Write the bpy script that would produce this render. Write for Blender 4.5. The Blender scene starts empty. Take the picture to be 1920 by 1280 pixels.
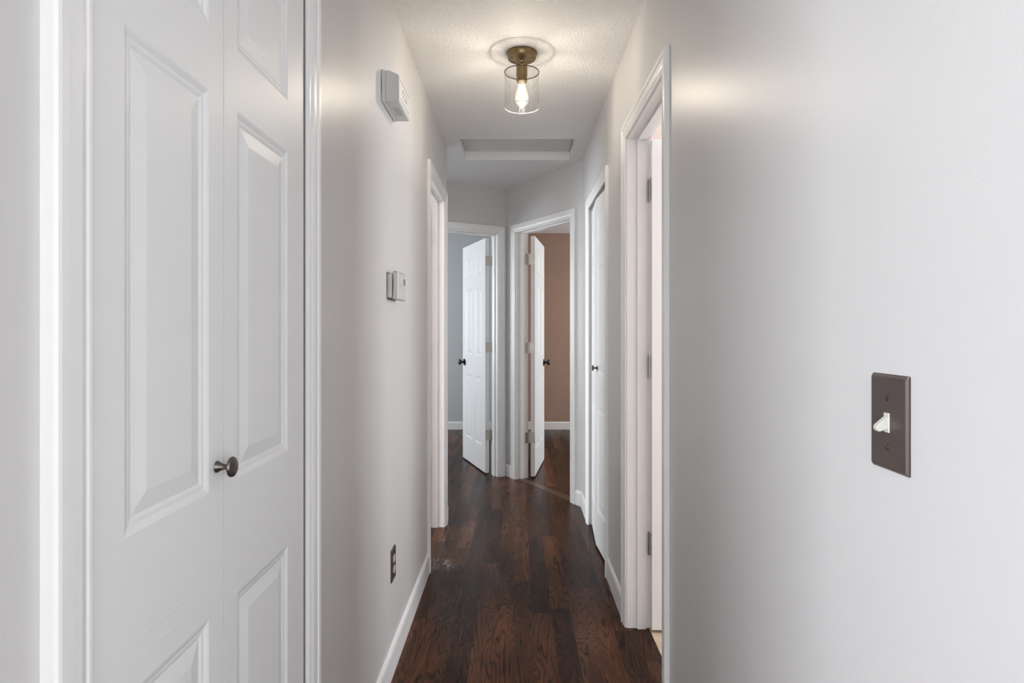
import bpy, bmesh, math, random
from mathutils import Vector, Matrix, Euler
random.seed(7)
PI = math.pi
sc = bpy.context.scene
COL = sc.collection

# ------------------------------------------------------------------ camera
F = 1125.0
cam = bpy.data.cameras.new('camera')
cam.sensor_fit = 'HORIZONTAL'; cam.sensor_width = 36.0
cam.lens = 36.0 * F / 1920.0
cam.shift_x = -8 / 1920.0
cam.shift_y = -24 / 1920.0
cam.clip_start = 0.02; cam.clip_end = 60
camo = bpy.data.objects.new('camera', cam); COL.objects.link(camo)
camo.location = (0, 0, 1.253)
camo.rotation_euler = (PI / 2, 0, 0)
sc.camera = camo

# ------------------------------------------------------------------ colour
sc.view_settings.view_transform = 'Standard'
sc.view_settings.look = 'None'
sc.view_settings.gamma = 1
sc.view_settings.use_curve_mapping = False
sc.view_settings.exposure = 0.17
sc.cycles.max_bounces = 12
sc.cycles.diffuse_bounces = 6
sc.cycles.glossy_bounces = 4
sc.cycles.transparent_max_bounces = 16
sc.cycles.caustics_reflective = False
sc.cycles.caustics_refractive = False
sc.cycles.use_denoising = True

# ------------------------------------------------------------------ world, daylight and fills
W = bpy.data.worlds.new('world'); sc.world = W; W.use_nodes = True
W.node_tree.nodes['Background'].inputs[0].default_value = (0.75, 0.82, 0.95, 1)
W.node_tree.nodes['Background'].inputs[1].default_value = 0.3

def area(name, loc, target, sx, sy, power, color):
    l = bpy.data.lights.new(name, 'AREA'); l.shape = 'RECTANGLE'
    l.size = sx; l.size_y = sy; l.energy = power; l.color = color
    o = bpy.data.objects.new(name, l); COL.objects.link(o)
    o.location = loc
    d = Vector(target) - Vector(loc)
    o.rotation_euler = d.to_track_quat('-Z', 'Y').to_euler()
    return o
DAY = (0.90, 0.95, 1.0)
# living room windows behind the camera, plus an added fill on the right
area('daylight_living_left', (-2.42, -2.5, 1.45), (2.0, -2.0, 1.4), 1.1, 1.9, 230, (0.90, 0.94, 1.0))
area('daylight_living_back', (0.0, -3.3, 1.2), (0.0, 0.0, 1.5), 2.6, 2.1, 52, (0.95, 0.96, 0.97))
area('living_right_fill', (1.93, -2.3, 1.45), (-2.0, -1.6, 1.4), 1.3, 1.9, 60, DAY)  # added side fill to balance the frontal light; no known window here
# bedroom, bathroom windows, plus an added alcove fill
area('daylight_grey_bedroom', (-3.1, 5.9, 1.45), (0, 5.9, 1.2), 1.8, 1.4, 60, DAY)
area('daylight_brown_bedroom', (3.1, 5.9, 1.45), (0, 5.6, 1.2), 1.6, 1.3, 82, (0.90, 0.96, 1.0))
area('daylight_left_room', (-3.1, 2.6, 1.4), (0, 3.0, 1.0), 1.4, 1.2, 125, DAY)
area('alcove_fill', (-1.08, 4.2, 1.5), (0.4, 4.2, 1.4), 0.4, 1.0, 2.2, DAY)  # added fill brightening the far hall, no window known in the alcove
area('daylight_bathroom', (2.5, 1.9, 1.6), (0.5, 2.0, 1.2), 0.9, 0.8, 50, (0.9, 0.95, 1.0))

# ------------------------------------------------------------------ materials
def new_mat(name):
    m = bpy.data.materials.new(name); m.use_nodes = True
    nt = m.node_tree
    return m, nt, nt.nodes['Principled BSDF']
def N(nt, typ, **kw):
    n = nt.nodes.new(typ)
    for k, v in kw.items():
        if k.startswith('i_'):
            n.inputs[int(k[2:])].default_value = v
        else: setattr(n, k, v)
    return n
def L(nt, a, ao, b, bi): nt.links.new(a.outputs[ao], b.inputs[bi])
def math_n(nt, op, a, b=None, c=None):
    n = nt.nodes.new('ShaderNodeMath'); n.operation = op
    for i, v in enumerate((a, b, c)):
        if v is None: continue
        if isinstance(v, (int, float)): n.inputs[i].default_value = v
        else: nt.links.new(v, n.inputs[i])
    return n.outputs[0]
def ramp(nt, fac, stops, interp='LINEAR'):
    n = nt.nodes.new('ShaderNodeValToRGB'); n.color_ramp.interpolation = interp
    els = n.color_ramp.elements
    while len(els) > 1: els.remove(els[-1])
    for i, (p, c) in enumerate(stops):
        e = els[0] if i == 0 else els.new(p)
        e.position = p; e.color = (*c, 1) if len(c) == 3 else c
    nt.links.new(fac, n.inputs[0])
    return n.outputs[0]

def paint(name, color, rough, bump_scale=0, bump_str=0.0, spec=0.5, vary=0.03, detail=3, dist=0.002):
    m, nt, b = new_mat(name)
    b.inputs['Roughness'].default_value = rough
    b.inputs['Specular IOR Level'].default_value = spec
    tc = N(nt, 'ShaderNodeTexCoord')
    n1 = N(nt, 'ShaderNodeTexNoise'); n1.inputs['Scale'].default_value = 1.7
    L(nt, tc, 'Object', n1, 'Vector')
    lo = tuple(c * (1 - vary) for c in color); hi = tuple(min(1, c * (1 + vary)) for c in color)
    c = ramp(nt, n1.outputs[0], [(0.3, lo), (0.7, hi)])
    nt.links.new(c, b.inputs['Base Color'])
    if bump_scale:
        n2 = N(nt, 'ShaderNodeTexNoise'); n2.inputs['Scale'].default_value = bump_scale
        n2.inputs['Detail'].default_value = detail
        L(nt, tc, 'Object', n2, 'Vector')
        bp = N(nt, 'ShaderNodeBump'); bp.inputs['Strength'].default_value = bump_str
        bp.inputs['Distance'].default_value = dist
        L(nt, n2, 0, bp, 'Height'); L(nt, bp, 0, b, 'Normal')
    return m

WALLC = (0.57, 0.56, 0.555)
M_wall = paint('grey_wall_paint', WALLC, 0.38, 260, 0.10, 0.45, 0.01)
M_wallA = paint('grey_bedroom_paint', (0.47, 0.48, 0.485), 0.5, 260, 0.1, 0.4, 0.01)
M_brown = paint('terracotta_wall_paint', (0.335, 0.222, 0.17), 0.5, 260, 0.1, 0.4, 0.04)
M_bath = paint('pale_bathroom_paint', (0.68, 0.60, 0.56), 0.5, 260, 0.1, 0.4, 0.01)
M_living = paint('living_room_paint', (0.62, 0.61, 0.60), 0.5, 260, 0.1, 0.4, 0.01)
M_trim = paint('white_trim_paint', (0.76, 0.757, 0.75), 0.32, 60, 0.03, 0.5, 0.01)
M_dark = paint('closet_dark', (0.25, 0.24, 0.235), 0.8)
M_white_plastic = paint('white_plastic', (0.56, 0.555, 0.545), 0.4, 0, 0, 0.5, 0.01)
M_cream_plastic = paint('cream_plastic', (0.50, 0.485, 0.455), 0.42, 0, 0, 0.5, 0.01)
M_grey_slot = paint('grey_slot', (0.22, 0.21, 0.20), 0.6)
M_ivory = paint('ivory_toggle', (0.52, 0.51, 0.46), 0.35)
M_brown_plate = paint('brown_plate', (0.055, 0.038, 0.034), 0.33, 0, 0, 0.5, 0.05)
M_lcd = paint('display_grey', (0.17, 0.155, 0.13), 0.25)
M_almond = paint('almond_receptacle', (0.55, 0.49, 0.40), 0.4)

def ceiling_mat():
    m, nt, b = new_mat('stippled_ceiling')
    b.inputs['Base Color'].default_value = (0.84, 0.835, 0.825, 1)
    b.inputs['Roughness'].default_value = 0.9
    tc = N(nt, 'ShaderNodeTexCoord')
    v = N(nt, 'ShaderNodeTexNoise'); v.inputs['Scale'].default_value = 100; v.inputs['Detail'].default_value = 4
    v.inputs['Roughness'].default_value = 0.6; v.inputs['Distortion'].default_value = 0.6
    L(nt, tc, 'Object', v, 'Vector')
    r = ramp(nt, v.outputs[0], [(0.40, (0, 0, 0)), (0.58, (1, 1, 1))])
    bp = N(nt, 'ShaderNodeBump'); bp.inputs['Strength'].default_value = 0.75; bp.inputs['Distance'].default_value = 0.0035
    nt.links.new(r, bp.inputs['Height']); L(nt, bp, 0, b, 'Normal')
    return m
M_ceil = ceiling_mat()

def door_mat(name, horiz):
    m, nt, b = new_mat(name)
    b.inputs['Base Color'].default_value = (0.72, 0.72, 0.72, 1)
    b.inputs['Roughness'].default_value = 0.40
    tc = N(nt, 'ShaderNodeTexCoord')
    mp = N(nt, 'ShaderNodeMapping')
    mp.inputs['Scale'].default_value = (3.0, 3.0, 170.0) if horiz else (150.0, 60.0, 2.2)
    L(nt, tc, 'Object', mp, 'Vector')
    n = N(nt, 'ShaderNodeTexNoise'); n.inputs['Scale'].default_value = 1.0; n.inputs['Detail'].default_value = 3
    n.inputs['Distortion'].default_value = 0.4
    L(nt, mp, 0, n, 'Vector')
    bp = N(nt, 'ShaderNodeBump'); bp.inputs['Strength'].default_value = 0.28 if horiz else 0.12
    bp.inputs['Distance'].default_value = 0.0012
    L(nt, n, 0, bp, 'Height'); L(nt, bp, 0, b, 'Normal')
    return m
M_doorV = door_mat('white_door_vertical_grain', False)
M_doorH = door_mat('white_door_horizontal_grain', True)

def metal(name, color, rough, metallic=1.0):
    m, nt, b = new_mat(name)
    b.inputs['Metallic'].default_value = metallic
    tc = N(nt, 'ShaderNodeTexCoord'); n = N(nt, 'ShaderNodeTexNoise'); n.inputs['Scale'].default_value = 60
    L(nt, tc, 'Object', n, 'Vector')
    c = ramp(nt, n.outputs[0], [(0.35, tuple(x * 0.85 for x in color)), (0.65, color)])
    nt.links.new(c, b.inputs['Base Color'])
    b.inputs['Roughness'].default_value = rough
    return m
M_bronze = metal('aged_bronze', (0.23, 0.165, 0.085), 0.36)
M_nickel = metal('satin_nickel', (0.52, 0.50, 0.46), 0.36)
M_pewter = metal('dark_pewter', (0.16, 0.14, 0.125), 0.3)
M_black = metal('black_metal', (0.02, 0.02, 0.024), 0.22, 0.4)

def floor_mat():
    m, nt, b = new_mat('walnut_stained_oak_planks')
    tc = N(nt, 'ShaderNodeTexCoord'); sp = N(nt, 'ShaderNodeSeparateXYZ'); L(nt, tc, 'Object', sp, 0)
    X, Y = sp.outputs[0], sp.outputs[1]
    PW = 0.083
    u = math_n(nt, 'DIVIDE', math_n(nt, 'ADD', X, 20.013), PW)
    col = math_n(nt, 'FLOOR', u); fu = math_n(nt, 'FRACT', u)
    wn = N(nt, 'ShaderNodeTexWhiteNoise'); wn.noise_dimensions = '1D'; nt.links.new(col, wn.inputs['W'])
    yo = math_n(nt, 'ADD', math_n(nt, 'DIVIDE', math_n(nt, 'ADD', Y, 20.0), 0.95), math_n(nt, 'MULTIPLY', wn.outputs['Value'], 13.0))
    row = math_n(nt, 'FLOOR', yo); fv = math_n(nt, 'FRACT', yo)
    cb = N(nt, 'ShaderNodeCombineXYZ'); nt.links.new(col, cb.inputs[0]); nt.links.new(row, cb.inputs[1])
    wn2 = N(nt, 'ShaderNodeTexWhiteNoise'); wn2.noise_dimensions = '3D'; L(nt, cb, 0, wn2, 'Vector')
    pid = wn2.outputs['Value']
    # plank-local coordinates
    sx = math_n(nt, 'ADD', X, math_n(nt, 'MULTIPLY', pid, 37.0))
    sy = math_n(nt, 'ADD', Y, math_n(nt, 'MULTIPLY', pid, 91.0))
    pv = N(nt, 'ShaderNodeCombineXYZ'); nt.links.new(sx, pv.inputs[0]); nt.links.new(sy, pv.inputs[1])
    # cathedral grain: contour lines of a stretched noise
    mp = N(nt, 'ShaderNodeMapping'); mp.inputs['Scale'].default_value = (15.0, 1.7, 1.0); L(nt, pv, 0, mp, 'Vector')
    n1 = N(nt, 'ShaderNodeTexNoise'); n1.inputs['Scale'].default_value = 1.0; n1.inputs['Detail'].default_value = 2.0
    n1.inputs['Roughness'].default_value = 0.35; n1.inputs['Distortion'].default_value = 0.5
    L(nt, mp, 0, n1, 'Vector')
    rings = math_n(nt, 'FRACT', math_n(nt, 'MULTIPLY', n1.outputs[0], 17.0))
    ringline = ramp(nt, rings, [(0.0, (0.0,) * 3), (0.12, (0.55,) * 3), (0.5, (1,) * 3), (0.82, (0.85,) * 3), (1.0, (0.0,) * 3)])
    # pores
    mp2 = N(nt, 'ShaderNodeMapping'); mp2.inputs['Scale'].default_value = (420.0, 16.0, 1.0); L(nt, pv, 0, mp2, 'Vector')
    n2 = N(nt, 'ShaderNodeTexNoise'); n2.inputs['Scale'].default_value = 1.0; n2.inputs['Detail'].default_value = 3.0
    L(nt, mp2, 0, n2, 'Vector')
    pores = ramp(nt, n2.outputs[0], [(0.34, (0.35,) * 3), (0.52, (1,) * 3)])
    # blotches of stain
    mp3 = N(nt, 'ShaderNodeMapping'); mp3.inputs['Scale'].default_value = (9.0, 2.2, 1.0); L(nt, pv, 0, mp3, 'Vector')
    n3 = N(nt, 'ShaderNodeTexNoise'); n3.inputs['Scale'].default_value = 1.0; n3.inputs['Detail'].default_value = 3.0
    L(nt, mp3, 0, n3, 'Vector')
    base = ramp(nt, pid, [(0.0, (0.034, 0.0135, 0.0075)), (0.3, (0.048, 0.020, 0.0105)), (0.55, (0.064, 0.027, 0.014)),
                          (0.8, (0.135, 0.050, 0.024)), (1.0, (0.056, 0.025, 0.013))])
    dark = ramp(nt, n3.outputs[0], [(0.30, (0.55,) * 3), (0.50, (1.0,) * 3), (0.72, (1.5, 1.35, 1.2))])
    mx = N(nt, 'ShaderNodeMix'); mx.data_type = 'RGBA'; mx.blend_type = 'MULTIPLY'; mx.inputs[0].default_value = 1.0
    nt.links.new(base, mx.inputs[6]); nt.links.new(dark, mx.inputs[7])
    mx2 = N(nt, 'ShaderNodeMix'); mx2.data_type = 'RGBA'; mx2.blend_type = 'MULTIPLY'; mx2.inputs[0].default_value = 0.88
    nt.links.new(mx.outputs[2], mx2.inputs[6]); nt.links.new(ringline, mx2.inputs[7])
    mx3 = N(nt, 'ShaderNodeMix'); mx3.data_type = 'RGBA'; mx3.blend_type = 'MULTIPLY'; mx3.inputs[0].default_value = 0.7
    nt.links.new(mx2.outputs[2], mx3.inputs[6]); nt.links.new(pores, mx3.inputs[7])
    # seams
    eu = math_n(nt, 'MINIMUM', fu, math_n(nt, 'SUBTRACT', 1.0, fu))
    ev = math_n(nt, 'MINIMUM', fv, math_n(nt, 'SUBTRACT', 1.0, fv))
    su = ramp(nt, eu, [(0.0, (0,) * 3), (0.016, (1,) * 3)])
    sv = ramp(nt, ev, [(0.0, (0,) * 3), (0.0018, (1,) * 3)])
    seam = math_n(nt, 'MINIMUM', su, sv)
    seamf = math_n(nt, 'ADD', math_n(nt, 'MULTIPLY', seam, 0.55), 0.45)
    mx4 = N(nt, 'ShaderNodeMix'); mx4.data_type = 'RGBA'; mx4.blend_type = 'MULTIPLY'; mx4.inputs[0].default_value = 1.0
    nt.links.new(mx3.outputs[2], mx4.inputs[6]); nt.links.new(seamf, mx4.inputs[7])
    # pale scuffs and light reflecting by the left doorway, painted into the colour
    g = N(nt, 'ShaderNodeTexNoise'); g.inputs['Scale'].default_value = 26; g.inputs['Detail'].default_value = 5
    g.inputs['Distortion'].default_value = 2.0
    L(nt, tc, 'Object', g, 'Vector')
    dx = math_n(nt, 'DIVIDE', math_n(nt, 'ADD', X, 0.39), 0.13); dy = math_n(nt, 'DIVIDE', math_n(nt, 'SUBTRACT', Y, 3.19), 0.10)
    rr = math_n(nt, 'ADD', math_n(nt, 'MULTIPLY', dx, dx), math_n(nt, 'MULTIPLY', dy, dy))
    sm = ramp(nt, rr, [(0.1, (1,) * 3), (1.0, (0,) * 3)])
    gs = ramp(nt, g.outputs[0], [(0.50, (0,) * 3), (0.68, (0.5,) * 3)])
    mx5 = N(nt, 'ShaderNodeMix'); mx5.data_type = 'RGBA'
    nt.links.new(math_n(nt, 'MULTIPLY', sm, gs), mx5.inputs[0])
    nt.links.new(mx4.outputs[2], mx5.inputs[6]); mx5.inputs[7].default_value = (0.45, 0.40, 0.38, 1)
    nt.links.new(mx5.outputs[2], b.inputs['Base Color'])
    rgh = ramp(nt, n1.outputs[0], [(0.3, (0.23,) * 3), (0.7, (0.33,) * 3)])
    nt.links.new(rgh, b.inputs['Roughness'])
    b.inputs['Specular IOR Level'].default_value = 0.5; b.inputs['IOR'].default_value = 1.21
    h = math_n(nt, 'ADD', math_n(nt, 'MULTIPLY', ringline, 0.25), math_n(nt, 'ADD', math_n(nt, 'MULTIPLY', pores, 0.2), math_n(nt, 'MULTIPLY', seam, 0.9)))
    bp = N(nt, 'ShaderNodeBump'); bp.inputs['Strength'].default_value = 0.16; bp.inputs['Distance'].default_value = 0.0015
    nt.links.new(h, bp.inputs['Height']); L(nt, bp, 0, b, 'Normal')
    return m
M_floor = floor_mat()

def tile_mat():
    m, nt, b = new_mat('beige_floor_tile')
    tc = N(nt, 'ShaderNodeTexCoord'); br = N(nt, 'ShaderNodeTexBrick')
    br.offset = 0; br.inputs['Scale'].default_value = 1.0
    br.inputs['Brick Width'].default_value = 0.3; br.inputs['Row Height'].default_value = 0.3
    br.inputs['Mortar Size'].default_value = 0.004
    n = N(nt, 'ShaderNodeTexNoise'); n.inputs['Scale'].default_value = 9; n.inputs['Detail'].default_value = 5
    L(nt, tc, 'Object', br, 'Vector'); L(nt, tc, 'Object', n, 'Vector')
    c = ramp(nt, n.outputs[0], [(0.3, (0.40, 0.29, 0.19)), (0.7, (0.62, 0.52, 0.40))])
    nt.links.new(c, br.inputs['Color1']); nt.links.new(c, br.inputs['Color2'])
    br.inputs['Mortar'].default_value = (0.4, 0.35, 0.28, 1)
    L(nt, br, 0, b, 'Base Color'); b.inputs['Roughness'].default_value = 0.4
    return m
M_tile = tile_mat()

def threshold_mat():
    m, nt, b = new_mat('oak_threshold')
    tc = N(nt, 'ShaderNodeTexCoord'); mp = N(nt, 'ShaderNodeMapping'); mp.inputs['Scale'].default_value = (12, 150, 1)
    n = N(nt, 'ShaderNodeTexNoise'); n.inputs['Scale'].default_value = 1
    L(nt, tc, 'Object', mp, 0); L(nt, mp, 0, n, 'Vector')
    c = ramp(nt, n.outputs[0], [(0.3, (0.04, 0.018, 0.010)), (0.7, (0.09, 0.040, 0.021))])
    nt.links.new(c, b.inputs['Base Color']); b.inputs['Roughness'].default_value = 0.28
    return m
M_thr = threshold_mat()

def clear_glass(name, tint, edge, fac=1.0):
    # thin clear glass: sees through, mirrors by fresnel
    m = bpy.data.materials.new(name); m.use_nodes = True; nt = m.node_tree; nt.nodes.clear()
    out = N(nt, 'ShaderNodeOutputMaterial'); mix = N(nt, 'ShaderNodeMixShader')
    tr = N(nt, 'ShaderNodeBsdfTransparent'); gl = N(nt, 'ShaderNodeBsdfGlossy'); gl.inputs['Roughness'].default_value = 0.03
    lw = N(nt, 'ShaderNodeLayerWeight'); lw.inputs['Blend'].default_value = 0.25
    c = ramp(nt, lw.outputs['Facing'], [(0.0, tint), (0.75, tint), (1.0, edge)])
    nt.links.new(c, tr.inputs[0])
    fr = N(nt, 'ShaderNodeFresnel'); fr.inputs['IOR'].default_value = 1.45
    nt.links.new(math_n(nt, 'MULTIPLY', fr.outputs[0], fac), mix.inputs[0])
    L(nt, tr, 0, mix, 1); L(nt, gl, 0, mix, 2); L(nt, mix, 0, out, 0)
    return m
M_glass = clear_glass('clear_shade_glass', (0.995, 0.995, 0.99), (0.93, 0.92, 0.90), 0.4)
M_rim = clear_glass('shade_rim_glass', (0.55, 0.52, 0.48), (0.5, 0.47, 0.42), 0.5)
def emit(name, color, strength):
    m = bpy.data.materials.new(name); m.use_nodes = True; nt = m.node_tree; nt.nodes.clear()
    out = N(nt, 'ShaderNodeOutputMaterial'); e = N(nt, 'ShaderNodeEmission')
    e.inputs[0].default_value = (*color, 1); e.inputs[1].default_value = strength
    L(nt, e, 0, out, 0); return m
M_fil = emit('glowing_filament', (1.0, 0.86, 0.66), 60)
def bulb_glass():
    m = bpy.data.materials.new('lit_bulb_glass'); m.use_nodes = True; nt = m.node_tree; nt.nodes.clear()
    out = N(nt, 'ShaderNodeOutputMaterial'); mix = N(nt, 'ShaderNodeMixShader'); add = N(nt, 'ShaderNodeAddShader')
    tr = N(nt, 'ShaderNodeBsdfTransparent'); tr.inputs[0].default_value = (0.99, 0.985, 0.97, 1)
    gl = N(nt, 'ShaderNodeBsdfGlossy'); gl.inputs['Roughness'].default_value = 0.04
    e = N(nt, 'ShaderNodeEmission'); e.inputs[0].default_value = (1.0, 0.93, 0.82, 1); e.inputs[1].default_value = 0.28
    fr = N(nt, 'ShaderNodeFresnel'); fr.inputs['IOR'].default_value = 1.4
    L(nt, tr, 0, add, 0); L(nt, e, 0, add, 1)
    nt.links.new(math_n(nt, 'MULTIPLY', fr.outputs[0], 0.35), mix.inputs[0]); L(nt, add, 0, mix, 1); L(nt, gl, 0, mix, 2); L(nt, mix, 0, out, 0)
    return m
M_bulb = bulb_glass()

# ------------------------------------------------------------------ helpers
def obj(name, bm, mat, parent=None, smooth=False, recalc=True, loc=None):
    if recalc: bmesh.ops.recalc_face_normals(bm, faces=bm.faces)
    me = bpy.data.meshes.new(name); bm.to_mesh(me); bm.free()
    for mm in (mat if isinstance(mat, (list, tuple)) else [mat]): me.materials.append(mm)
    if smooth:
        for p in me.polygons: p.use_smooth = True
        try: me.set_sharp_from_angle(angle=math.radians(35))
        except Exception: pass
    o = bpy.data.objects.new(name, me); COL.objects.link(o)
    if loc is not None: o.location = loc
    if parent is not None: o.parent = parent
    return o
def tag(o, label, cat=None, kind=None, group=None):
    o['label'] = label
    if cat: o['category'] = cat
    if kind: o['kind'] = kind
    if group: o['group'] = group
    return o
def thing(name, label, cat, loc=(0, 0, 0), kind=None, rotz=0):
    o = bpy.data.objects.new(name, None); COL.objects.link(o)
    o.empty_display_size = 0.05; o.location = loc; o.rotation_euler = (0, 0, rotz)
    return tag(o, label, cat, kind)
ID = lambda a, b, z: Vector((a, b, z))
class Fr:
    """local frame on a wall: a along the wall, b out of the wall into the hall, z up"""
    def __init__(s, o, u, n): s.o = Vector((*o, 0)); s.u = Vector((*u, 0)); s.n = Vector((*n, 0))
    def __call__(s, a, b, z): return s.o + s.u * a + s.n * b + Vector((0, 0, z))
def box(bm, T, a0, a1, b0, b1, z0, z1, mi=0):
    vs = [bm.verts.new(T(a, b, z)) for z in (z0, z1) for b in (b0, b1) for a in (a0, a1)]
    for f in ((0, 1, 3, 2), (4, 5, 7, 6), (0, 1, 5, 4), (2, 3, 7, 6), (0, 2, 6, 4), (1, 3, 7, 5)):
        fc = bm.faces.new([vs[i] for i in f]); fc.material_index = mi
    return vs
def bbox(T, a0, a1, b0, b1, z0, z1, bev=0.0, seg=2, bm=None):
    own = bmesh.new()
    box(own, T, a0, a1, b0, b1, z0, z1)
    if bev:
        bmesh.ops.bevel(own, geom=own.edges[:], offset=bev, segments=seg, affect='EDGES', profile=0.5)
    if bm is None: return own
    me = bpy.data.meshes.new('t'); own.to_mesh(me); own.free(); bm.from_mesh(me); bpy.data.meshes.remove(me)
    return bm
def lathe(bm, T, prof, n=40, axis='z', cx=0, cb=0, cz=0, mi=0, close=True):
    """prof: (radius, height) pairs; turned about axis through (cx,cb,cz)"""
    rings = []
    for r, h in prof:
        ring = []
        for k in range(n):
            t = 2 * PI * k / n
            c, s = r * math.cos(t), r * math.sin(t)
            if axis == 'z': p = (cx + c, cb + s, cz + h)
            elif axis == 'b': p = (cx + c, cb + h, cz + s)
            else: p = (cx + h, cb + c, cz + s)
            ring.append(bm.verts.new(T(*p)))
        rings.append(ring)
    for i in range(len(rings) - 1):
        for k in range(n):
            f = bm.faces.new((rings[i][k], rings[i][(k + 1) % n], rings[i + 1][(k + 1) % n], rings[i + 1][k])); f.material_index = mi
    if close:
        for ring in (rings[0], rings[-1]):
            f = bm.faces.new(ring); f.material_index = mi
    return bm
def loft(bm, secs, closed=True, caps=True):
    rings = [[bm.verts.new(p) for p in s] for s in secs]
    n = len(rings[0])
    for i in range(len(rings) - 1):
        for k in range(n if closed else n - 1):
            bm.faces.new((rings[i][k], rings[i][(k + 1) % n], rings[i + 1][(k + 1) % n], rings[i + 1][k]))
    if caps: bm.faces.new(rings[0]); bm.faces.new(rings[-1])
    return bm

# ------------------------------------------------------------------ plan of the hallway
H = 2.44
XL, XR = -0.455, 0.464
LW = Fr((XL, 0), (0, 1), (1, 0))          # left wall, a = y
RW = Fr((XR, 0), (0, 1), (-1, 0))         # right wall, a = y
C0 = (-0.083, 5.12)
AU = (-0.8526, -0.5225); AN = (0.5225, -0.8526)
BU = (0.5225, -0.8526); BN = (-0.8526, -0.5225)
AW = Fr(C0, AU, AN)                       # wall of the grey bedroom
BW = Fr(C0, BU, BN)                       # wall of the brown bedroom
TH = 0.09; THB = 0.115

def wall_with_holes(name, T, a0, a1, th, holes, label, mat, mat_back=None, bz=0):
    """holes: (a0, a1, ztop)"""
    bm = bmesh.new(); cur = a0
    for (h0, h1, zt) in holes:
        if h0 > cur: box(bm, T, cur, h0, -th, bz, 0, H)
        box(bm, T, h0, h1, -th, bz, zt, H)
        cur = h1
    if a1 > cur: box(bm, T, cur, a1, -th, bz, 0, H)
    mats = [mat] + ([mat_back] if mat_back else [])
    bmesh.ops.recalc_face_normals(bm, faces=bm.faces)
    if mat_back:
        nb = -T.n
        for f in bm.faces:
            if f.normal.dot(nb) > 0.7: f.material_index = 1
    o = obj(name, bm, mats); return tag(o, label, 'wall', 'structure')

# floor
bm = bmesh.new(); box(bm, ID, -3.4, 0.556, -3.6, 7.6, -0.05, 0); box(bm, ID, 0.556, 3.4, -3.6, 1.2, -0.05, 0); box(bm, ID, 0.556, 3.4, 2.95, 7.6, -0.05, 0)
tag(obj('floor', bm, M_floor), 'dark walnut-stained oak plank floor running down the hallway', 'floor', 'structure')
bm = bmesh.new(); box(bm, ID, 0.556, 3.4, 1.2, 2.95, -0.05, 0.001)
tag(obj('floor', bm, M_tile), 'beige tiled floor beyond the nearest right-hand doorway', 'floor', 'structure')

# ceiling with the attic opening
HX0, HX1, HY0, HY1 = -0.372, 0.388, 3.74, 4.232
bm = bmesh.new()
box(bm, ID, -3.4, 3.4, -3.6, HY0, H, H + 0.05); box(bm, ID, -3.4, 3.4, HY1, 7.6, H, H + 0.05)
box(bm, ID, -3.4, HX0, HY0, HY1, H, H + 0.05); box(bm, ID, HX1, 3.4, HY0, HY1, H, H + 0.05)
tag(obj('ceiling', bm, M_ceil), 'white textured ceiling over the hallway and rooms', 'ceiling', 'structure')

# walls: opening edges (jamb inner faces)
CL0, CL1, CLZ = 0.640, 1.290, 2.06        # near bifold closet, left
D30, D31, D3Z = 3.140, 3.788, 2.055       # left doorway
D10, D11, D1Z = 1.885, 2.512, 2.045       # near right doorway
CR0, CR1, CRZ = 3.085, 3.825, 2.012       # right bifold closet
A0, A1, AZ = 0.089, 0.852, 2.050
B0, B1, BZ = 0.157, 0.908, 2.050
J = 0.018
wall_with_holes('wall_left', LW, 0.0, 3.92, TH, [(CL0 - J, CL1 + J, CLZ + J), (D30 - J, D31 + J, D3Z + J)],
                'grey painted left wall of the hallway', M_wall, M_bath)
wall_with_holes('wall_right', RW, 0.0, 4.30, TH, [(D10 - J, D11 + J, D1Z + J), (CR0 - J, CR1 + J, CRZ + J)],
                'grey painted right wall with the brown light switch', M_wall, M_bath)
# wall A (grey bedroom) and wall B (brown bedroom)
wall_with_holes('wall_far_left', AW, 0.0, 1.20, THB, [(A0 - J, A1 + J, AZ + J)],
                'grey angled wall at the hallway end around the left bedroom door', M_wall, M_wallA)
wall_with_holes('wall_far_right', BW, 0.0, 1.085, THB, [(B0 - J, B1 + J, BZ + J)],
                'grey angled wall at the hallway end around the right bedroom door', M_wall, M_brown)
# wedge closing the corner behind where the two angled walls meet, and the wall between bedrooms
def wallbox(name, a0, a1, b0, b1, label, mat):
    bm = bmesh.new(); box(bm, ID, a0, a1, b0, b1, 0, H)
    return tag(obj(name, bm, mat), label, 'wall', 'structure')
bm = bmesh.new()
P = lambda q, z: Vector((q[0], q[1], z))
c = AW(0, 0, 0); a = AW(0, -THB, 0); b_ = BW(0, -THB, 0)
poly = [(c.x, c.y), (b_.x, b_.y), (0.02, 5.24), (-0.16, 5.24), (a.x, a.y)]
loft(bm, [[P(q, 0) for q in poly], [P(q, H) for q in poly]])
tag(obj('wall_corner', bm, M_wall), 'grey corner post where the two far walls meet', 'wall', 'structure')
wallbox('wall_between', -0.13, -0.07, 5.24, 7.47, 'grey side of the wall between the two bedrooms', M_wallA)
wallbox('wall_between_right', -0.07, -0.01, 5.24, 7.47, 'brown side of the wall between the two bedrooms', M_brown)
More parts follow.
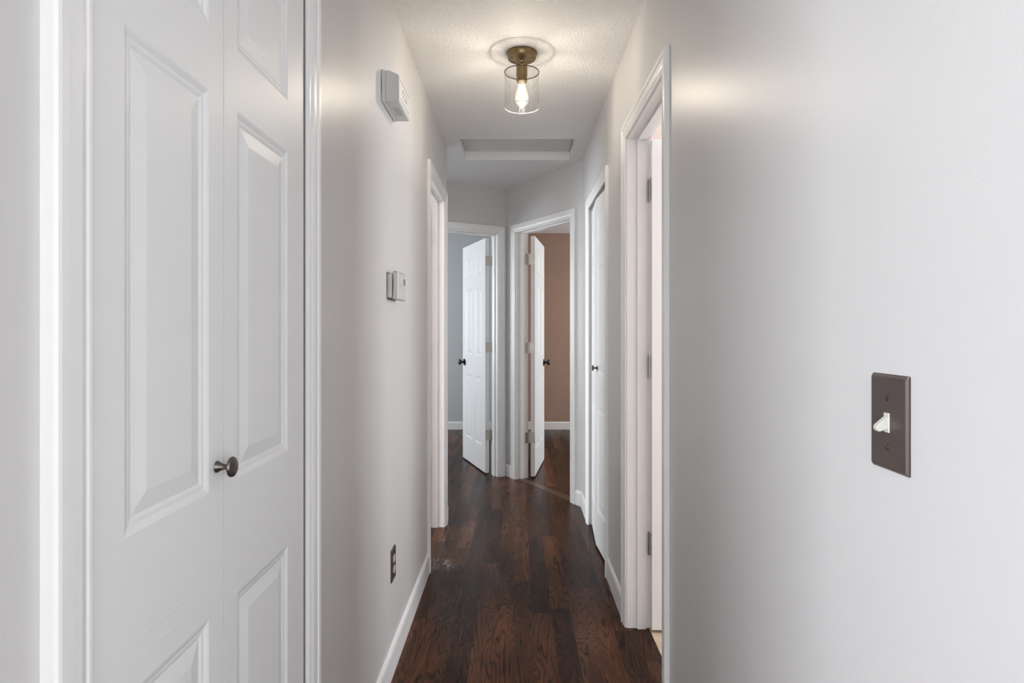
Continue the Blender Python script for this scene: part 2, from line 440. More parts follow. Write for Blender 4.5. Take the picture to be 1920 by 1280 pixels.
# bedrooms
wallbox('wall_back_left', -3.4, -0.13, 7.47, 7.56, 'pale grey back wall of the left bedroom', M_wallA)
wallbox('wall_back_right', -0.01, 3.4, 7.47, 7.56, 'terracotta brown back wall of the right bedroom', M_brown)
wallbox('wall_window_left', -3.4, -3.3, 1.3, 7.5, 'outer wall of the rooms on the left', M_wallA)
wallbox('wall_window_right', 3.3, 3.4, 4.2, 7.5, 'outer wall of the brown bedroom', M_brown)
wallbox('wall_bedroom_front', 0.56, 3.3, 4.2, 4.29, 'front wall of the brown bedroom', M_brown)
pA = AW(1.20, 0, 0)
wallbox('wall_alcove', -1.19, -1.10, 3.92, 4.56, 'grey side wall of the hall alcove', M_wall)
wallbox('wall_bedroom_side', -3.3, -1.10, 4.47, 4.56, 'front wall of the grey bedroom', M_wallA)
wallbox('wall_return', -3.3, XL - TH, 3.83, 3.92, 'grey return wall past the left doorway', M_wall)
# left room and closet shells
wallbox('wall_room_left_front', -3.3, XL - TH, 1.35, 1.44, 'front wall of the left room', M_bath)
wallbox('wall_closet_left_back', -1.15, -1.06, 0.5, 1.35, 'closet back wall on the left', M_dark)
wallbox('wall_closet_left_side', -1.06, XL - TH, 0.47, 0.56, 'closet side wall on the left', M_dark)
wallbox('wall_bath_back', XR + TH, 2.7, 2.80, 2.89, 'pale back wall of the tiled room', M_bath)
wallbox('wall_bath_front', XR + TH, 2.7, 1.2, 1.29, 'pale front wall of the tiled room', M_bath)
wallbox('wall_bath_side', 2.7, 2.79, 1.2, 2.89, 'pale side wall of the tiled room', M_bath)
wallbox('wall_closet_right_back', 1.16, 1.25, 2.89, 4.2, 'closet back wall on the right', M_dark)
# living room behind the camera
wallbox('wall_living_left', -2.6, -2.5, -3.5, 0.0, 'living room side wall', M_living)
wallbox('wall_living_right', 2.0, 2.1, -3.5, 0.0, 'living room side wall by the entry', M_living)
wallbox('wall_living_back', -2.6, 2.1, -3.6, -3.5, 'living room back wall', M_living)
wallbox('wall_living_front', -2.6, XL - TH, 0.0, 0.09, 'living room wall left of the hallway mouth', M_living)
wallbox('wall_living_front_right', XR + TH, 2.1, 0.0, 0.09, 'living room wall right of the hallway mouth', M_living)

# ------------------------------------------------------------------ door frames
CP = [(0, 0), (0, 0.0075), (0.003, 0.009), (0.008, 0.0092), (0.011, 0.0075), (0.014, 0.0095), (0.022, 0.0118), (0.036, 0.0128),
      (0.041, 0.0125), (0.044, 0.0155), (0.055, 0.0162), (0.059, 0.0155), (0.062, 0.013), (0.062, 0)]
def casing_bm(T, a0, a1, zt, depth_mul=1.0, w=0.062, flip=0.0):
    r = 0.005
    a0 -= r; a1 += r; zt += r
    k = w / 0.062
    s1 = [T(a0 - d * k, flip + (h if flip == 0 else -h) * depth_mul, 0) for d, h in CP]
    s2 = [T(a0 - d * k, flip + (h if flip == 0 else -h) * depth_mul, zt + d * k) for d, h in CP]
    s3 = [T(a1 + d * k, flip + (h if flip == 0 else -h) * depth_mul, zt + d * k) for d, h in CP]
    s4 = [T(a1 + d * k, flip + (h if flip == 0 else -h) * depth_mul, 0) for d, h in CP]
    return loft(bmesh.new(), [s1, s2, s3, s4])
def door_frame(n, T, a0, a1, zt, th, label, stop=True, jb=0.0, w=0.062, mul=1.0, back=True, hinge_gap=0.042):
    t = thing('trim_%d' % n, label, 'door frame', T((a0 + a1) / 2, 0, 0), 'structure')
    inv = lambda o: setattr(o, 'matrix_parent_inverse', Matrix.Translation(-Vector(t.location)))
    o = obj('casing', casing_bm(T, a0, a1, zt, mul, w), M_trim, t); inv(o)
    if back:
        o = obj('casing', casing_bm(T, a0, a1, zt, mul, w, -th), M_trim, t); inv(o)
    bm = bmesh.new()
    for (x0, x1, z0, z1) in ((a0 - J, a0, 0, zt), (a1, a1 + J, 0, zt), (a0 - J, a1 + J, zt, zt + J)):
        box(bm, T, x0, x1, -th, jb, z0, z1)
    o = obj('jamb', bm, M_trim, t); inv(o)
    if stop:
        bm = bmesh.new(); s0, s1 = -th + hinge_gap, -th + hinge_gap + 0.036
        s1 = min(s1, -0.03)
        q = 0.010
        box(bm, T, a0, a0 + q, s0, s1, 0, zt - q); box(bm, T, a1 - q, a1, s0, s1, 0, zt - q); box(bm, T, a0, a1, s0, s1, zt - q, zt)
        o = obj('door_stop', bm, M_trim, t); inv(o)
    return t
door_frame(1, LW, CL0, CL1, CLZ, TH, 'white moulded frame of the closest closet at the left edge', stop=False, back=False, jb=-0.024)
door_frame(2, LW, D30, D31, D3Z, TH, 'white door frame at the far end of the left wall', hinge_gap=0.013)
door_frame(3, RW, D10, D11, D1Z, TH, 'white door frame nearest on the right, next to the light switch wall', hinge_gap=0.013)
door_frame(4, RW, CR0, CR1, CRZ, TH, 'white frame of the closet further along the right wall', stop=False, back=False, jb=-0.024, w=0.060)
door_frame(5, AW, A0, A1, AZ, THB, 'white door frame of the grey bedroom, far left at the hallway end')
door_frame(6, BW, B0, B1, BZ, THB, 'white door frame of the brown bedroom, far right at the hallway end')

# ------------------------------------------------------------------ doors
RINGS = [(0.0, 0.0), (0.004, -0.0012), (0.009, -0.0034), (0.014, -0.0038), (0.019, -0.0056), (0.044, -0.0016)]
def leaf_bm(w, h, t, panels, rings=RINGS):
    """slab from x 0..w, y 0..t (front face at y=0 looks to -y), z 0..h; material 1 = rails"""
    xs = sorted({0, w, *[p[0] for p in panels], *[p[1] for p in panels]})
    zs = sorted({0, h, *[p[2] for p in panels], *[p[3] for p in panels]})
    bm = bmesh.new()
    for side in (0, 1):
        y0 = 0 if side == 0 else t; sg = 1 if side == 0 else -1
        for i in range(len(xs) - 1):
            for j in range(len(zs) - 1):
                x0, x1, z0, z1 = xs[i], xs[i + 1], zs[j], zs[j + 1]
                ispan = any(abs(p[0] - x0) < 1e-6 and abs(p[1] - x1) < 1e-6 and p[2] - 1e-6 <= z0 and p[3] + 1e-6 >= z1 for p in panels)
                if not ispan:
                    f = bm.faces.new([bm.verts.new((x, y0, z)) for x, z in ((x0, z0), (x1, z0), (x1, z1), (x0, z1))])
                    inrow = any(p[2] - 1e-6 <= z0 and p[3] + 1e-6 >= z1 for p in panels)
                    outer = (i == 0 or i == len(xs) - 2)
                    f.material_index = 0 if (inrow or outer) else 1
        for (x0, x1, z0, z1) in panels:
            prev = None
            for (d, dep) in rings:
                ring = [bm.verts.new((x, y0 - sg * dep, z)) for x, z in ((x0 + d, z0 + d), (x1 - d, z0 + d), (x1 - d, z1 - d), (x0 + d, z1 - d))]
                if prev:
                    for k in range(4): bm.faces.new((prev[k], prev[(k + 1) % 4], ring[(k + 1) % 4], ring[k]))
                prev = ring
            bm.faces.new(prev)
    for f in (((0, 0, 0), (w, 0, 0), (w, t, 0), (0, t, 0)), ((0, 0, h), (w, 0, h), (w, t, h), (0, t, h)),
              ((0, 0, 0), (0, t, 0), (0, t, h), (0, 0, h)), ((w, 0, 0), (w, t, 0), (w, t, h), (w, 0, h))):
        bm.faces.new([bm.verts.new(v) for v in f])
    bmesh.ops.remove_doubles(bm, verts=bm.verts, dist=1e-5)
    return bm
def six(w, stile=0.105, mull=0.10, z=((0.22, 0.815), (1.0, 1.61), (1.72, 1.905))):
    pw = (w - 2 * stile - mull) / 2
    return [(x, x + pw, a, b) for a, b in z for x in (stile, stile + pw + mull)]
def knob_pull(parent, T, a, b, z, mat, label=None, s=1.0, sgn=1):
    """small cabinet style knob: flared foot, neck, domed oval head; sticks out along +b*sgn"""
    prof = [(0.0, 0), (0.0095, 0), (0.0090, 0.002), (0.0065, 0.006), (0.0048, 0.011), (0.0045, 0.016), (0.006, 0.019), (0.0125, 0.0205),
            (0.0158, 0.0225), (0.0165, 0.0245), (0.0155, 0.027), (0.011, 0.0295), (0.005, 0.0308), (0.0, 0.031)]
    prof = [(max(r, 0.0002) * s, h * s * sgn) for r, h in prof]
    bm = lathe(bmesh.new(), T, prof, 36, 'b', a, b, z)
    o = obj('knob', bm, mat, parent, smooth=True)
    if label: o['label'] = label
    return o

# --- near closet doors on the left (two leaves nearly flush with the wall)
SEAM = 0.9313
TW = ((0.215, 0.824), (1.010, 1.606), (1.706, 1.905))
t = thing('door_1', 'white bifold closet doors with raised panels filling the left foreground', 'door', LW((CL0 + CL1) / 2, -0.02, 0), 'structure')
def flat_leaf(a0, a1, panels, parent, z0=0.012, z1=2.045, b=0.001, thick=0.034):
    w = a1 - a0
    # local x runs along +y of the wall, front face -y_local looks to the hall
    bm = leaf_bm(w, z1 - z0, thick, [(p0 - a0, p1 - a0, q0 - z0, q1 - z0) for p0, p1, q0, q1 in panels])
    for v in bm.verts:
        x, y, z = v.co; v.co = Vector(LW(a0 + x, b - y, z0 + z)) - Vector(parent.location)
    return obj('leaf', bm, [M_doorV, M_doorH], parent)
l1 = flat_leaf(CL0 + 0.004, SEAM - 0.0012, [(0.695, 0.886, a, b) for a, b in TW], t)
l2 = flat_leaf(SEAM + 0.0012, CL1 - 0.011, [(0.976, 1.192, a, b) for a, b in TW], t)
Tl = lambda a, b, z: Vector(LW(a, b, z)) - Vector(t.location)
knob_pull(l1, Tl, 0.908, 0.002, 1.044, M_pewter, 'dark pewter knob', s=0.94)

# --- right closet doors, folded a little towards the hall
t4 = thing('door_2', 'white bifold closet doors slightly folded open further along the right wall', 'door', RW((CR0 + CR1) / 2, -0.02, 0), 'structure')
def fold_leaf(p, q, parent, z0=0.014, z1=1.996, thick=0.030, wide_first=True):
    """leaf from plan point p to q (2D); face looks to the hall (-x)"""
    p = Vector(p); q = Vector(q); w = (q - p).length; u = (q - p) / w
    n = Vector((-u.y, u.x))  # towards -x when u runs +y
    s_out, s_in = 0.085, 0.042
    sl, sr = (s_out, s_in) if wide_first else (s_in, s_out)
    zz = ((0.215, 0.815), (0.995, 1.605), (1.715, 1.885))
    bm = leaf_bm(w, z1 - z0, thick, [(sl, w - sr, a - z0, b - z0) for a, b in zz])
    for v in bm.verts:
        x, y, z = v.co; pt = p + u * x - n * y
        v.co = Vector((pt.x, pt.y, z0 + z)) - Vector(parent.location)
    return obj('leaf', bm, [M_doorV, M_doorH], parent)
xo = XR + 0.016
m_ = (XR - 0.006, 3.452)
la = fold_leaf((xo, CR0 + 0.008), (m_[0], m_[1] - 0.002), t4, wide_first=True)
lb = fold_leaf((m_[0], m_[1] + 0.002), (xo, CR1 - 0.008), t4, wide_first=False)
Tr = lambda a, b, z: Vector(RW(a, b, z)) - Vector(t4.location)
knob_pull(la, Tr, 3.41, 0.004, 1.030, M_pewter, 'dark pewter knob')

def hinge_bm(T, z, lw=0.033, gap_dir=None):
    pass
def hinged_door(n, label, pin, closed_deg, open_deg, w, off, knob_sides=(1, -1), knob_mat=None, jamb_u=None, jamb_n=None,
                leaf_w=0.036, hz=(0.338, 1.092, 1.837), handed=1, zb=0.012, zt=2.032, thick=0.035, mirror=False, hinge_mat=None, jl=0.033):
    """pin: plan position of the hinge pin. Door runs from the pin in direction closed+open.
    hall face normal = direction rotated by handed*90 deg."""
    ang = math.radians(closed_deg + open_deg)
    root = thing('door_%d' % n, label, 'door', (pin[0], pin[1], 0), 'structure')
    u = Vector((math.cos(ang), math.sin(ang)))
    nh = Vector((-u.y, u.x)) * handed          # points out of the hall face
    def T(a, b, z):                            # a along door, b from room face (0) towards hall face
        p = u * a + nh * b; return Vector((p.x, p.y, z))
    # slab: local y=0 is front = hall face
    bm = leaf_bm(w, zt - zb, thick, six(w))
    for v in bm.verts:
        x, y, z = v.co; v.co = T(0.004 + x, off + thick - y, zb + z)
    leaf = obj('leaf', bm, [M_doorV, M_doorH], root)
    hm = hinge_mat or M_nickel
    for z in hz:
        bm = bmesh.new()
        # leaf on the door edge
        box(bm, T, 0.0015, 0.0042, 0.0, off + leaf_w - 0.004 + 0.0, z - 0.044, z + 0.044)
        for zz in (-0.028, 0.0, 0.028):
            lathe(bm, T, [(0.0003, 0), (0.0036, 0), (0.003, -0.001), (0.0003, -0.0012)], 10, 'a', 0.0016, off + 0.018 + (0.006 if zz else -0.004), z + zz)
        # knuckle
        lathe(bm, T, [(0.0003, -0.045), (0.0062, -0.045), (0.0062, 0.045), (0.0003, 0.045)], 14, 'z', 0, 0, z)
        lathe(bm, T, [(0.0003, 0.045), (0.0045, 0.045), (0.0045, 0.049), (0.0003, 0.050)], 12, 'z', 0, 0, z)
        lathe(bm, T, [(0.0003, -0.049), (0.0045, -0.049), (0.0045, -0.045), (0.0003, -0.045)], 12, 'z', 0, 0, z)
        # leaf on the jamb
        if jamb_n is not None:
            ju, jn = Vector(jamb_u), Vector(jamb_n)
            TJ = lambda a, b, zz: Vector(((ju * a + jn * b).x, (ju * a + jn * b).y, zz))
            box(bm, TJ, -0.0045, -0.0015, 0.0, jl, z - 0.044, z + 0.044)
            for zz in (-0.028, 0.0, 0.028):
                lathe(bm, TJ, [(0.0003, 0), (0.0036, 0), (0.003, 0.001), (0.0003, 0.0012)], 10, 'a', -0.0015, jl * (0.62 if zz else 0.45), z + zz)
        o = obj('hinge', bm, hm, root)
    if knob_mat:
        ks = obj('knob', door_knob_bm(T, w - 0.062 + 0.004, off + thick, 0.935, 1), knob_mat, root, smooth=True); ks['label'] = 'black round door knob'
        ks = obj('knob', door_knob_bm(T, w - 0.062 + 0.004, off, 0.935, -1), knob_mat, root, smooth=True); ks['label'] = 'black round door knob'
        bm = bmesh.new(); box(bm, T, w + 0.0035, w + 0.0055, off + 0.006, off + 0.029, 0.905, 0.965)
        box(bm, T, w + 0.005, w + 0.012, off + 0.012, off + 0.022, 0.926, 0.944)
        obj('latch', bm, M_nickel, root)
    return root
def door_knob_bm(T, a, b, z, sg):
    prof = [(0.0003, 0), (0.031, 0), (0.032, 0.003), (0.029, 0.008), (0.016, 0.011), (0.011, 0.015), (0.0105, 0.026), (0.014, 0.031),
            (0.023, 0.036), (0.0275, 0.043), (0.0275, 0.051), (0.024, 0.057), (0.017, 0.0605), (0.008, 0.0620), (0.0003, 0.0622)]
    return lathe(bmesh.new(), T, [(r, h * sg) for r, h in prof], 36, 'b', a, b, z)

# grey bedroom door: hinged on the right jamb, swung about 100 degrees into the room
pinA = AW(A0 + 0.006, -THB - 0.006, 0)
hinged_door(3, 'white six-panel door with black knob standing open into the grey bedroom', (pinA.x, pinA.y), 211.5, -100.5, 0.700, 0.006,
            knob_mat=M_black, jamb_u=AU, jamb_n=AN, handed=1)
pinB = BW(B0 + 0.006, -THB - 0.006, 0)
hinged_door(4, 'white six-panel door with black knob standing open into the brown bedroom', (pinB.x, pinB.y), -58.5, 139.3, 0.690, 0.016,
            knob_mat=M_black, jamb_u=BU, jamb_n=BN, handed=-1, leaf_w=0.04)
# left doorway and near right doorway, doors swung open at right angles
pinL = LW(D31 - 0.004, -TH - 0.004, 0)
hinged_door(5, 'white door swung open inside the left doorway, mostly hidden', (pinL.x, pinL.y), -90, -90, 0.62, 0.004,
            knob_mat=M_black, jamb_u=(0, -1), jamb_n=(1, 0), handed=1, jl=0.004, hz=(0.36, 1.095, 1.83))
pinR = RW(D11 - 0.004, -TH - 0.002, 0)
hinged_door(6, 'white door swung open inside the nearest right doorway', (pinR.x, pinR.y), -90, 88, 0.60, 0.004,
            knob_mat=M_black, jamb_u=(0, -1), jamb_n=(-1, 0), handed=-1, jl=0.004, hz=(0.356, 1.095, 1.831), zb=0.014)

# thresholds
def strip(T, a0, a1, b0, b1, z, label):
    bm = bbox(T, a0, a1, b0, b1, -0.002, z, 0)
    return tag(obj('trim_7', bm, M_thr), label, 'threshold', 'structure')
strip(BW, B0, B1, -0.075, -0.012, 0.0025, 'thin wooden threshold strip under the brown bedroom door')

# ------------------------------------------------------------------ baseboards
BP = [(0, 0), (0.011, 0), (0.0115, 0.086), (0.009, 0.096), (0.006, 0.101), (0, 0.103)]
def baseboard(name, T, runs, label, hgt=1.0, flip=0.0):
    bm = bmesh.new()
    for a0, a1 in runs:
        loft(bm, [[T(a, flip + d, z * hgt) for d, z in BP] for a in (a0, a1)])
    return tag(obj(name, bm, M_trim), label, 'baseboard', 'structure')
g = 0.068
baseboard('baseboard_left', LW, [(0.02, CL0 - g), (CL1 + g, D30 - g)], 'white baseboard along the left wall')
baseboard('baseboard_left_end', LW, [(D31 + g, 3.92)], 'short white baseboard past the left doorway')
baseboard('baseboard_right_near', RW, [(0.02, D10 - g)], 'white baseboard under the light switch wall')
baseboard('baseboard_right', RW, [(D11 + g, CR0 - g + 0.002)], 'white baseboard between the right doorway and the closet')
baseboard('baseboard_right_far', RW, [(CR1 + g, 4.235)], 'short white baseboard past the right closet')
baseboard('baseboard_far_right', BW, [(B1 + g, 1.04)], 'short white baseboard right of the brown bedroom door')
baseboard('baseboard_far_corner', BW, [(0.0, B0 - g)], 'sliver of white baseboard between the two bedroom doors')
baseboard('baseboard_far_left', AW, [(A1 + g, 1.19)], 'white baseboard in the alcove left of the grey bedroom door')
baseboard('baseboard_return', Fr((0, 3.92), (-1, 0), (0, 1)), [(-XL, 1.10)], 'white baseboard on the return wall')
baseboard('baseboard_bedroom_left', Fr((0, 7.47), (1, 0), (0, -1)), [(-3.3, -0.13)], 'white baseboard on the back wall of the grey bedroom', 0.93)
baseboard('baseboard_bedroom_right', Fr((0, 7.47), (1, 0), (0, -1)), [(-0.01, 3.3)], 'white baseboard on the back wall of the brown bedroom', 0.93)
baseboard('baseboard_bath', Fr((0, 2.80), (1, 0), (0, -1)), [(0.62, 2.7)], 'white baseboard in the tiled room', 0.93)

# ------------------------------------------------------------------ attic hatch
t = thing('attic_hatch', 'recessed white attic hatch in the ceiling beyond the lamp', 'hatch', ((HX0 + HX1) / 2, (HY0 + HY1) / 2, H))
T0 = lambda a, b, z: Vector((a, b, z)) - Vector(t.location)
bm = bmesh.new(); e = 0.012
box(bm, T0, HX0 - 0.001, HX0 + e, HY0 - 0.001, HY1 + 0.001, H - 0.0012, H + 0.075); box(bm, T0, HX1 - e, HX1 + 0.001, HY0 - 0.001, HY1 + 0.001, H - 0.0012, H + 0.075)
box(bm, T0, HX0 + e, HX1 - e, HY0 - 0.001, HY0 + e, H - 0.0012, H + 0.075); box(bm, T0, HX0 + e, HX1 - e, HY1 - e, HY1 + 0.001, H - 0.0012, H + 0.075)
obj('hatch_frame', bm, M_trim, t)
bm = bmesh.new(); box(bm, T0, HX0 + e + 0.003, HX1 - e - 0.003, HY0 + e + 0.003, HY1 - e - 0.005, H + 0.060, H + 0.072)
obj('hatch_panel', bm, paint('flat_hatch_paint', (0.60, 0.60, 0.59), 0.7), t)
bm = bmesh.new(); box(bm, T0, HX0 - 0.001, HX1 + 0.001, HY0, HY1, H + 0.0755, H + 0.09)
o = obj('attic_lid', bm, M_dark, t)

# ------------------------------------------------------------------ ceiling light
LX, LY = 0.024, 2.585
t = thing('ceiling_light', 'bronze semi-flush ceiling light with clear glass cylinder and lit bulb', 'light', (LX, LY, H))
TZ = lambda a, b, z: Vector((a, b, z))
bm = lathe(bmesh.new(), TZ, [(0.0003, 0), (0.066, 0), (0.066, -0.006), (0.063, -0.009), (0.0615, -0.022), (0.059, -0.026), (0.0565, -0.026),
                             (0.030, -0.0275), (0.0003, -0.028)], 64)
obj('canopy', bm, M_bronze, t, smooth=True)
for sx in (-1, 1):
    bm = bmesh.new()
    lathe(bm, TZ, [(0.0003, -0.027), (0.0058, -0.027), (0.0058, -0.031), (0.003, -0.034), (0.0003, -0.035)], 16, 'z', 0.043 * sx, -0.012)
    obj('screw', bm, M_bronze, t, smooth=True)
bm = lathe(bmesh.new(), TZ, [(0.0003, -0.027), (0.009, -0.027), (0.0095, -0.034), (0.007, -0.038), (0.008, -0.050), (0.0085, -0.056), (0.0003, -0.056)], 24)
obj('stem', bm, M_bronze, t, smooth=True)
bm = lathe(bmesh.new(), TZ, [(0.0003, -0.052), (0.0215, -0.052), (0.0235, -0.054), (0.0235, -0.074), (0.0222, -0.0755), (0.0222, -0.078), (0.0242, -0.079),
                             (0.0242, -0.096), (0.0228, -0.0975), (0.0228, -0.124), (0.021, -0.1255), (0.0003, -0.1255)], 48)
obj('socket', bm, M_bronze, t, smooth=True)
# glass cylinder: open bottom, closed top resting on the socket collar
RG = 0.0745; ZT, ZB = -0.081, -0.234
bm = lathe(bmesh.new(), TZ, [(RG, ZB), (RG, ZT - 0.004), (RG - 0.003, ZT - 0.0006), (RG - 0.006, ZT), (0.0245, ZT)], 96, close=False)
gl = obj('glass_shade', bm, M_glass, t, smooth=True)
def torus(bm, R, r, z, n=96, m=10):
    rings = []
    for k in range(n):
        a = 2 * PI * k / n
        rings.append([bm.verts.new(((R + r * math.cos(2 * PI * j / m)) * math.cos(a), (R + r * math.cos(2 * PI * j / m)) * math.sin(a), z + r * math.sin(2 * PI * j / m))) for j in range(m)])
    for k in range(n):
        for j in range(m):
            bm.faces.new((rings[k][j], rings[(k + 1) % n][j], rings[(k + 1) % n][(j + 1) % m], rings[k][(j + 1) % m]))
bm = bmesh.new(); torus(bm, RG - 0.0008, 0.0025, ZT - 0.0026)
obj('glass_shoulder', bm, M_rim, gl, smooth=True)
bm = bmesh.new(); torus(bm, RG, 0.0014, ZB)
M_rim2, nt_, b_2 = new_mat('polished_glass_rim')
b_2.inputs['Base Color'].default_value = (0.85, 0.82, 0.75, 1); b_2.inputs['Roughness'].default_value = 0.15
b_2.inputs['Transmission Weight'].default_value = 0.35
obj('glass_rim', bm, M_rim2, gl, smooth=True)
# bulb
bp = [(0.0128, -0.1255), (0.0135, -0.132), (0.0165, -0.146), (0.0225, -0.164), (0.0275, -0.180), (0.0295, -0.194), (0.0280, -0.207), (0.0225, -0.219),
      (0.0135, -0.228), (0.005, -0.2315), (0.0003, -0.232)]
bm = lathe(bmesh.new(), TZ, bp, 40, close=False)
bulb = obj('bulb', bm, M_bulb, t, smooth=True)
bm = bmesh.new()
for k in range(6):
    a = 2 * PI * k / 6 + 0.26
    p0 = Vector((0.0060 * math.cos(a), 0.0060 * math.sin(a), -0.148)); p1 = Vector((0.0125 * math.cos(a + 0.35), 0.0125 * math.sin(a + 0.35), -0.205))
    d = (p1 - p0).normalized(); x = d.orthogonal().normalized(); y = d.cross(x)
    loft(bm, [[p + (x * math.cos(q) + y * math.sin(q)) * 0.0014 for q in (i * PI / 4 for i in range(8))] for p in (p0, p1)])
obj('filament', bm, M_fil, bulb)
bm = lathe(bmesh.new(), TZ, [(0.0003, -0.1256), (0.005, -0.1256), (0.0035, -0.140), (0.0012, -0.150), (0.0010, -0.206), (0.0003, -0.207)], 12)
obj('filament_support', bm, M_white_plastic, bulb)
pl = bpy.data.lights.new('bulb_light', 'POINT'); pl.energy = 11.2; pl.color = (1.0, 0.88, 0.74); pl.shadow_soft_size = 0.0055
# upright filaments throw their light sideways, little of it straight up or down
pl.use_nodes = True; ln = pl.node_tree; le = ln.nodes['Emission']
ltc = N(ln, 'ShaderNodeTexCoord'); lsp = N(ln, 'ShaderNodeSeparateXYZ'); L(ln, ltc, 'Normal', lsp, 0)
ls = math_n(ln, 'SUBTRACT', 1.0, math_n(ln, 'MULTIPLY', lsp.outputs[2], lsp.outputs[2]))
ln.links.new(math_n(ln, 'POWER', math_n(ln, 'MAXIMUM', ls, 0.02), 1.4), le.inputs['Strength'])
po = bpy.data.objects.new('bulb_light', pl); COL.objects.link(po); po.location = (0, 0, -0.176); po.parent = t

# ------------------------------------------------------------------ door chime on the left wall
t = thing('door_chime', 'white plastic door chime box high on the left wall', 'door chime', LW(2.12, 0, 2.06))
TL_ = lambda a, b, z: Vector(LW(a, b, z)) - Vector(t.location)
def lwloft(secs):  # secs: list of (a, [(b,z)...])
    return loft(bmesh.new(), [[TL_(a, b, z) for b, z in s] for a, s in secs])
y0, y1 = 2.018, 2.226; z0, z1 = 2.018, 2.126
bm = bbox(TL_, y0, y1, 0.0, 0.012, z0, z1, 0.003)
obj('back_plate', bm, M_white_plastic, t)
prof = [(0.0125, z0 + 0.002), (0.0125, z1 - 0.002), (0.026, z1 - 0.002), (0.057, z1 - 0.016), (0.060, z1 - 0.020), (0.060, z0 + 0.006), (0.056, z0 + 0.002)]
bm = lwloft([(y0 + 0.005, prof), (y1 - 0.003, prof)])
bmesh.ops.bevel(bm, geom=bm.edges[:], offset=0.0012, segments=2, affect='EDGES')
cov = obj('cover', bm, M_white_plastic, t)
bm = bmesh.new()
for (a0, a1, zz) in ((2.045, 2.20, z1 - 0.028), (2.045, 2.20, z0 + 0.020)):
    box(bm, TL_, a0, a1, 0.0598, 0.0606, zz, zz + 0.0018)
box(bm, TL_, 2.085, 2.165, 0.0598, 0.0606, 2.078, 2.0800); box(bm, TL_, 2.085, 2.165, 0.0598, 0.0606, 2.060, 2.0620)
box(bm, TL_, 2.085, 2.0868, 0.0598, 0.0606, 2.060, 2.0800); box(bm, TL_, 2.163, 2.165, 0.0598, 0.0606, 2.060, 2.0800)
obj('front_groove', bm, M_grey_slot, cov)
bm = bmesh.new()
for k in range(7):
    box(bm, TL_, 2.085 + k * 0.011, 2.091 + k * 0.011, 0.024, 0.048, z0 + 0.0012, z0 + 0.0022)
obj('sound_grille', bm, paint('grille_grey', (0.45, 0.44, 0.43), 0.6), cov)

# ------------------------------------------------------------------ thermostat
t = thing('thermostat', 'small cream wall thermostat with a tiny display on the left wall', 'thermostat', LW(2.18, 0, 1.40))
bm = bbox(TL_, 2.106, 2.262, 0.001, 0.017, 1.362, 1.448, 0.003, 2); obj('base', bm, M_cream_plastic, t)
bm = bbox(TL_, 2.112, 2.258, 0.0185, 0.040, 1.356, 1.456, 0.005, 3); body = obj('body', bm, M_cream_plastic, t)
bm = bbox(TL_, 2.100, 2.264, 0.0, 0.0012, 1.358, 1.452, 0); obj('wall_gasket', bm, M_grey_slot, t)
bm = bbox(TL_, 2.205, 2.240, 0.0395, 0.0407, 1.412, 1.436, 0.0003, 1); obj('display', bm, M_lcd, body)
bm = bmesh.new()
bbox(TL_, 2.122, 2.248, 0.0395, 0.0412, 1.359, 1.395, 0.0006, 1, bm)
bbox(TL_, 2.130, 2.185, 0.0395, 0.0412, 1.410, 1.438, 0.0006, 1, bm)
obj('flap', bm, M_cream_plastic, body)
bm = bmesh.new()
for k in range(3): bbox(TL_, 2.135 + 0.017 * k, 2.146 + 0.017 * k, 0.0405, 0.0425, 1.400, 1.405, 0.0004, 1, bm)
obj('button', bm, M_white_plastic, body)

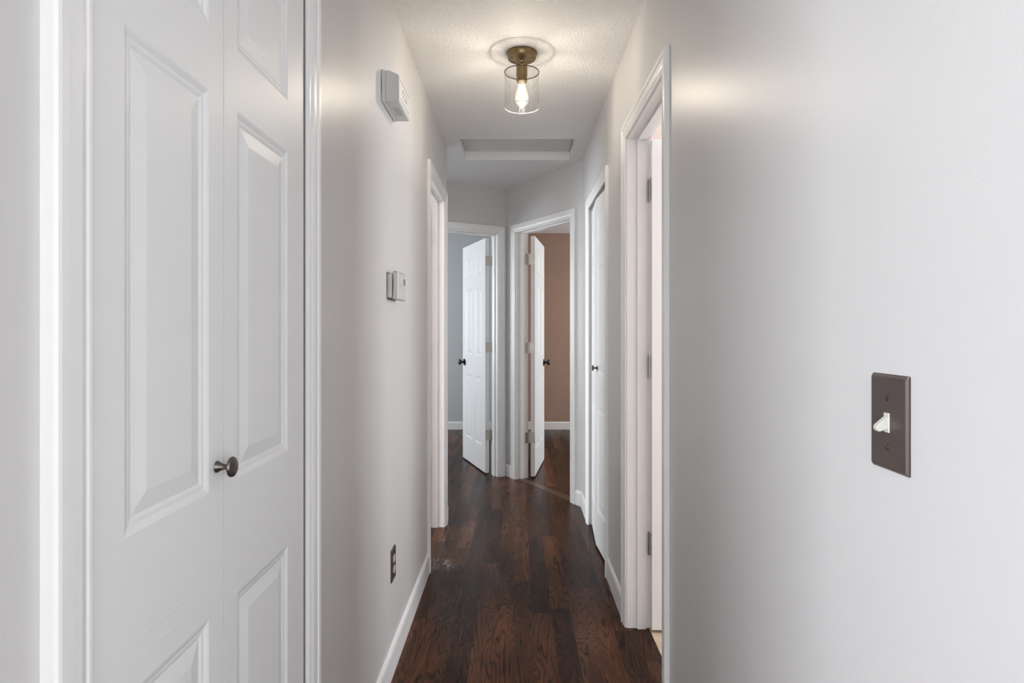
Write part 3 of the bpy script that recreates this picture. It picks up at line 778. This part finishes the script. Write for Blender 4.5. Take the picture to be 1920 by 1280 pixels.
# ------------------------------------------------------------------ wall outlet
t = thing('wall_outlet', 'dark brown electrical outlet plate low on the left wall', 'outlet', LW(2.208, 0, 0.389))
def plate(T, ac, zc, w=0.074, h=0.119, d=0.0055, holes=None):
    bm = bmesh.new(); s = []
    for (k, b) in ((0.0, 0.0), (0.0, 0.0015), (0.004, d)):
        s.append([T(ac - w / 2 + k, b, zc - h / 2 + k), T(ac + w / 2 - k, b, zc - h / 2 + k), T(ac + w / 2 - k, b, zc + h / 2 - k), T(ac - w / 2 + k, b, zc + h / 2 - k)])
    loft(bm, s)
    ed = [e for e in bm.edges if abs((e.verts[0].co - e.verts[1].co).z) < 0.02 or True]
    bmesh.ops.bevel(bm, geom=ed, offset=0.0011, segments=2, affect='EDGES')
    return bm
obj('plate', plate(TL_, 2.208, 0.389), M_brown_plate, t, smooth=True)
for dz in (0.0195, -0.0195):
    bm = bmesh.new(); pts = []
    for k in range(24):
        a = 2 * PI * k / 24; x = 0.0172 * math.cos(a); z = 0.0172 * math.sin(a); z = max(-0.0128, min(0.0128, z)); pts.append((x, z))
    loft(bm, [[TL_(2.208 + x, b, 0.389 + dz + z) for x, z in pts] for b in (0.004, 0.0068)])
    rc = obj('receptacle', bm, M_almond, t)
    bm = bmesh.new()
    for dx in (-0.0062, 0.0062): box(bm, TL_, 2.208 + dx - 0.0009, 2.208 + dx + 0.0009, 0.0066, 0.0071, 0.389 + dz - 0.001, 0.389 + dz + 0.007)
    lathe(bm, TL_, [(0.0002, 0), (0.0024, 0), (0.0024, 0.0004), (0.0002, 0.0004)], 12, 'b', 2.208, 0.0067, 0.389 + dz - 0.006)
    obj('slot', bm, M_grey_slot, rc)
bm = lathe(bmesh.new(), TL_, [(0.0003, 0.005), (0.0032, 0.005), (0.003, 0.0065), (0.0003, 0.0068)], 14, 'b', 2.208, 0, 0.389)
obj('screw', bm, M_brown_plate, t)

# ------------------------------------------------------------------ light switch on the right wall
SY, SZ = 0.742, 1.137
t = thing('light_switch', 'dark brown light switch plate with an ivory toggle on the right wall', 'light switch', RW(SY, 0, SZ))
TR_ = lambda a, b, z: Vector(RW(a, b, z)) - Vector(t.location)
obj('plate', plate(TR_, SY, SZ), M_brown_plate, t, smooth=True)
bm = bbox(TR_, SY - 0.0052, SY + 0.0052, 0.0045, 0.0068, SZ - 0.0122, SZ + 0.0122, 0.0005, 1)
obj('toggle_frame', bm, M_ivory, t)
bm = bmesh.new()
hw0, hw1 = 0.0042, 0.0036
# lever pointing down and out
p = [(0.005, SZ + 0.006), (0.0075, SZ + 0.0075), (0.0200, SZ - 0.0030), (0.0208, SZ - 0.0075), (0.0175, SZ - 0.0110), (0.005, SZ - 0.0065)]
loft(bm, [[TR_(SY + s, b, z) for b, z in p] for s in (-hw0, hw0)])
bmesh.ops.bevel(bm, geom=bm.edges[:], offset=0.0009, segments=2, affect='EDGES')
obj('toggle', bm, M_ivory, t, smooth=True)
for dz in (0.030, -0.030):
    bm = lathe(bmesh.new(), TR_, [(0.0003, 0.0048), (0.0036, 0.0048), (0.0033, 0.0063), (0.0018, 0.0068), (0.0003, 0.0069)], 18, 'b', SY, 0, SZ + dz)
    s = obj('screw', bm, M_pewter, t, smooth=True)
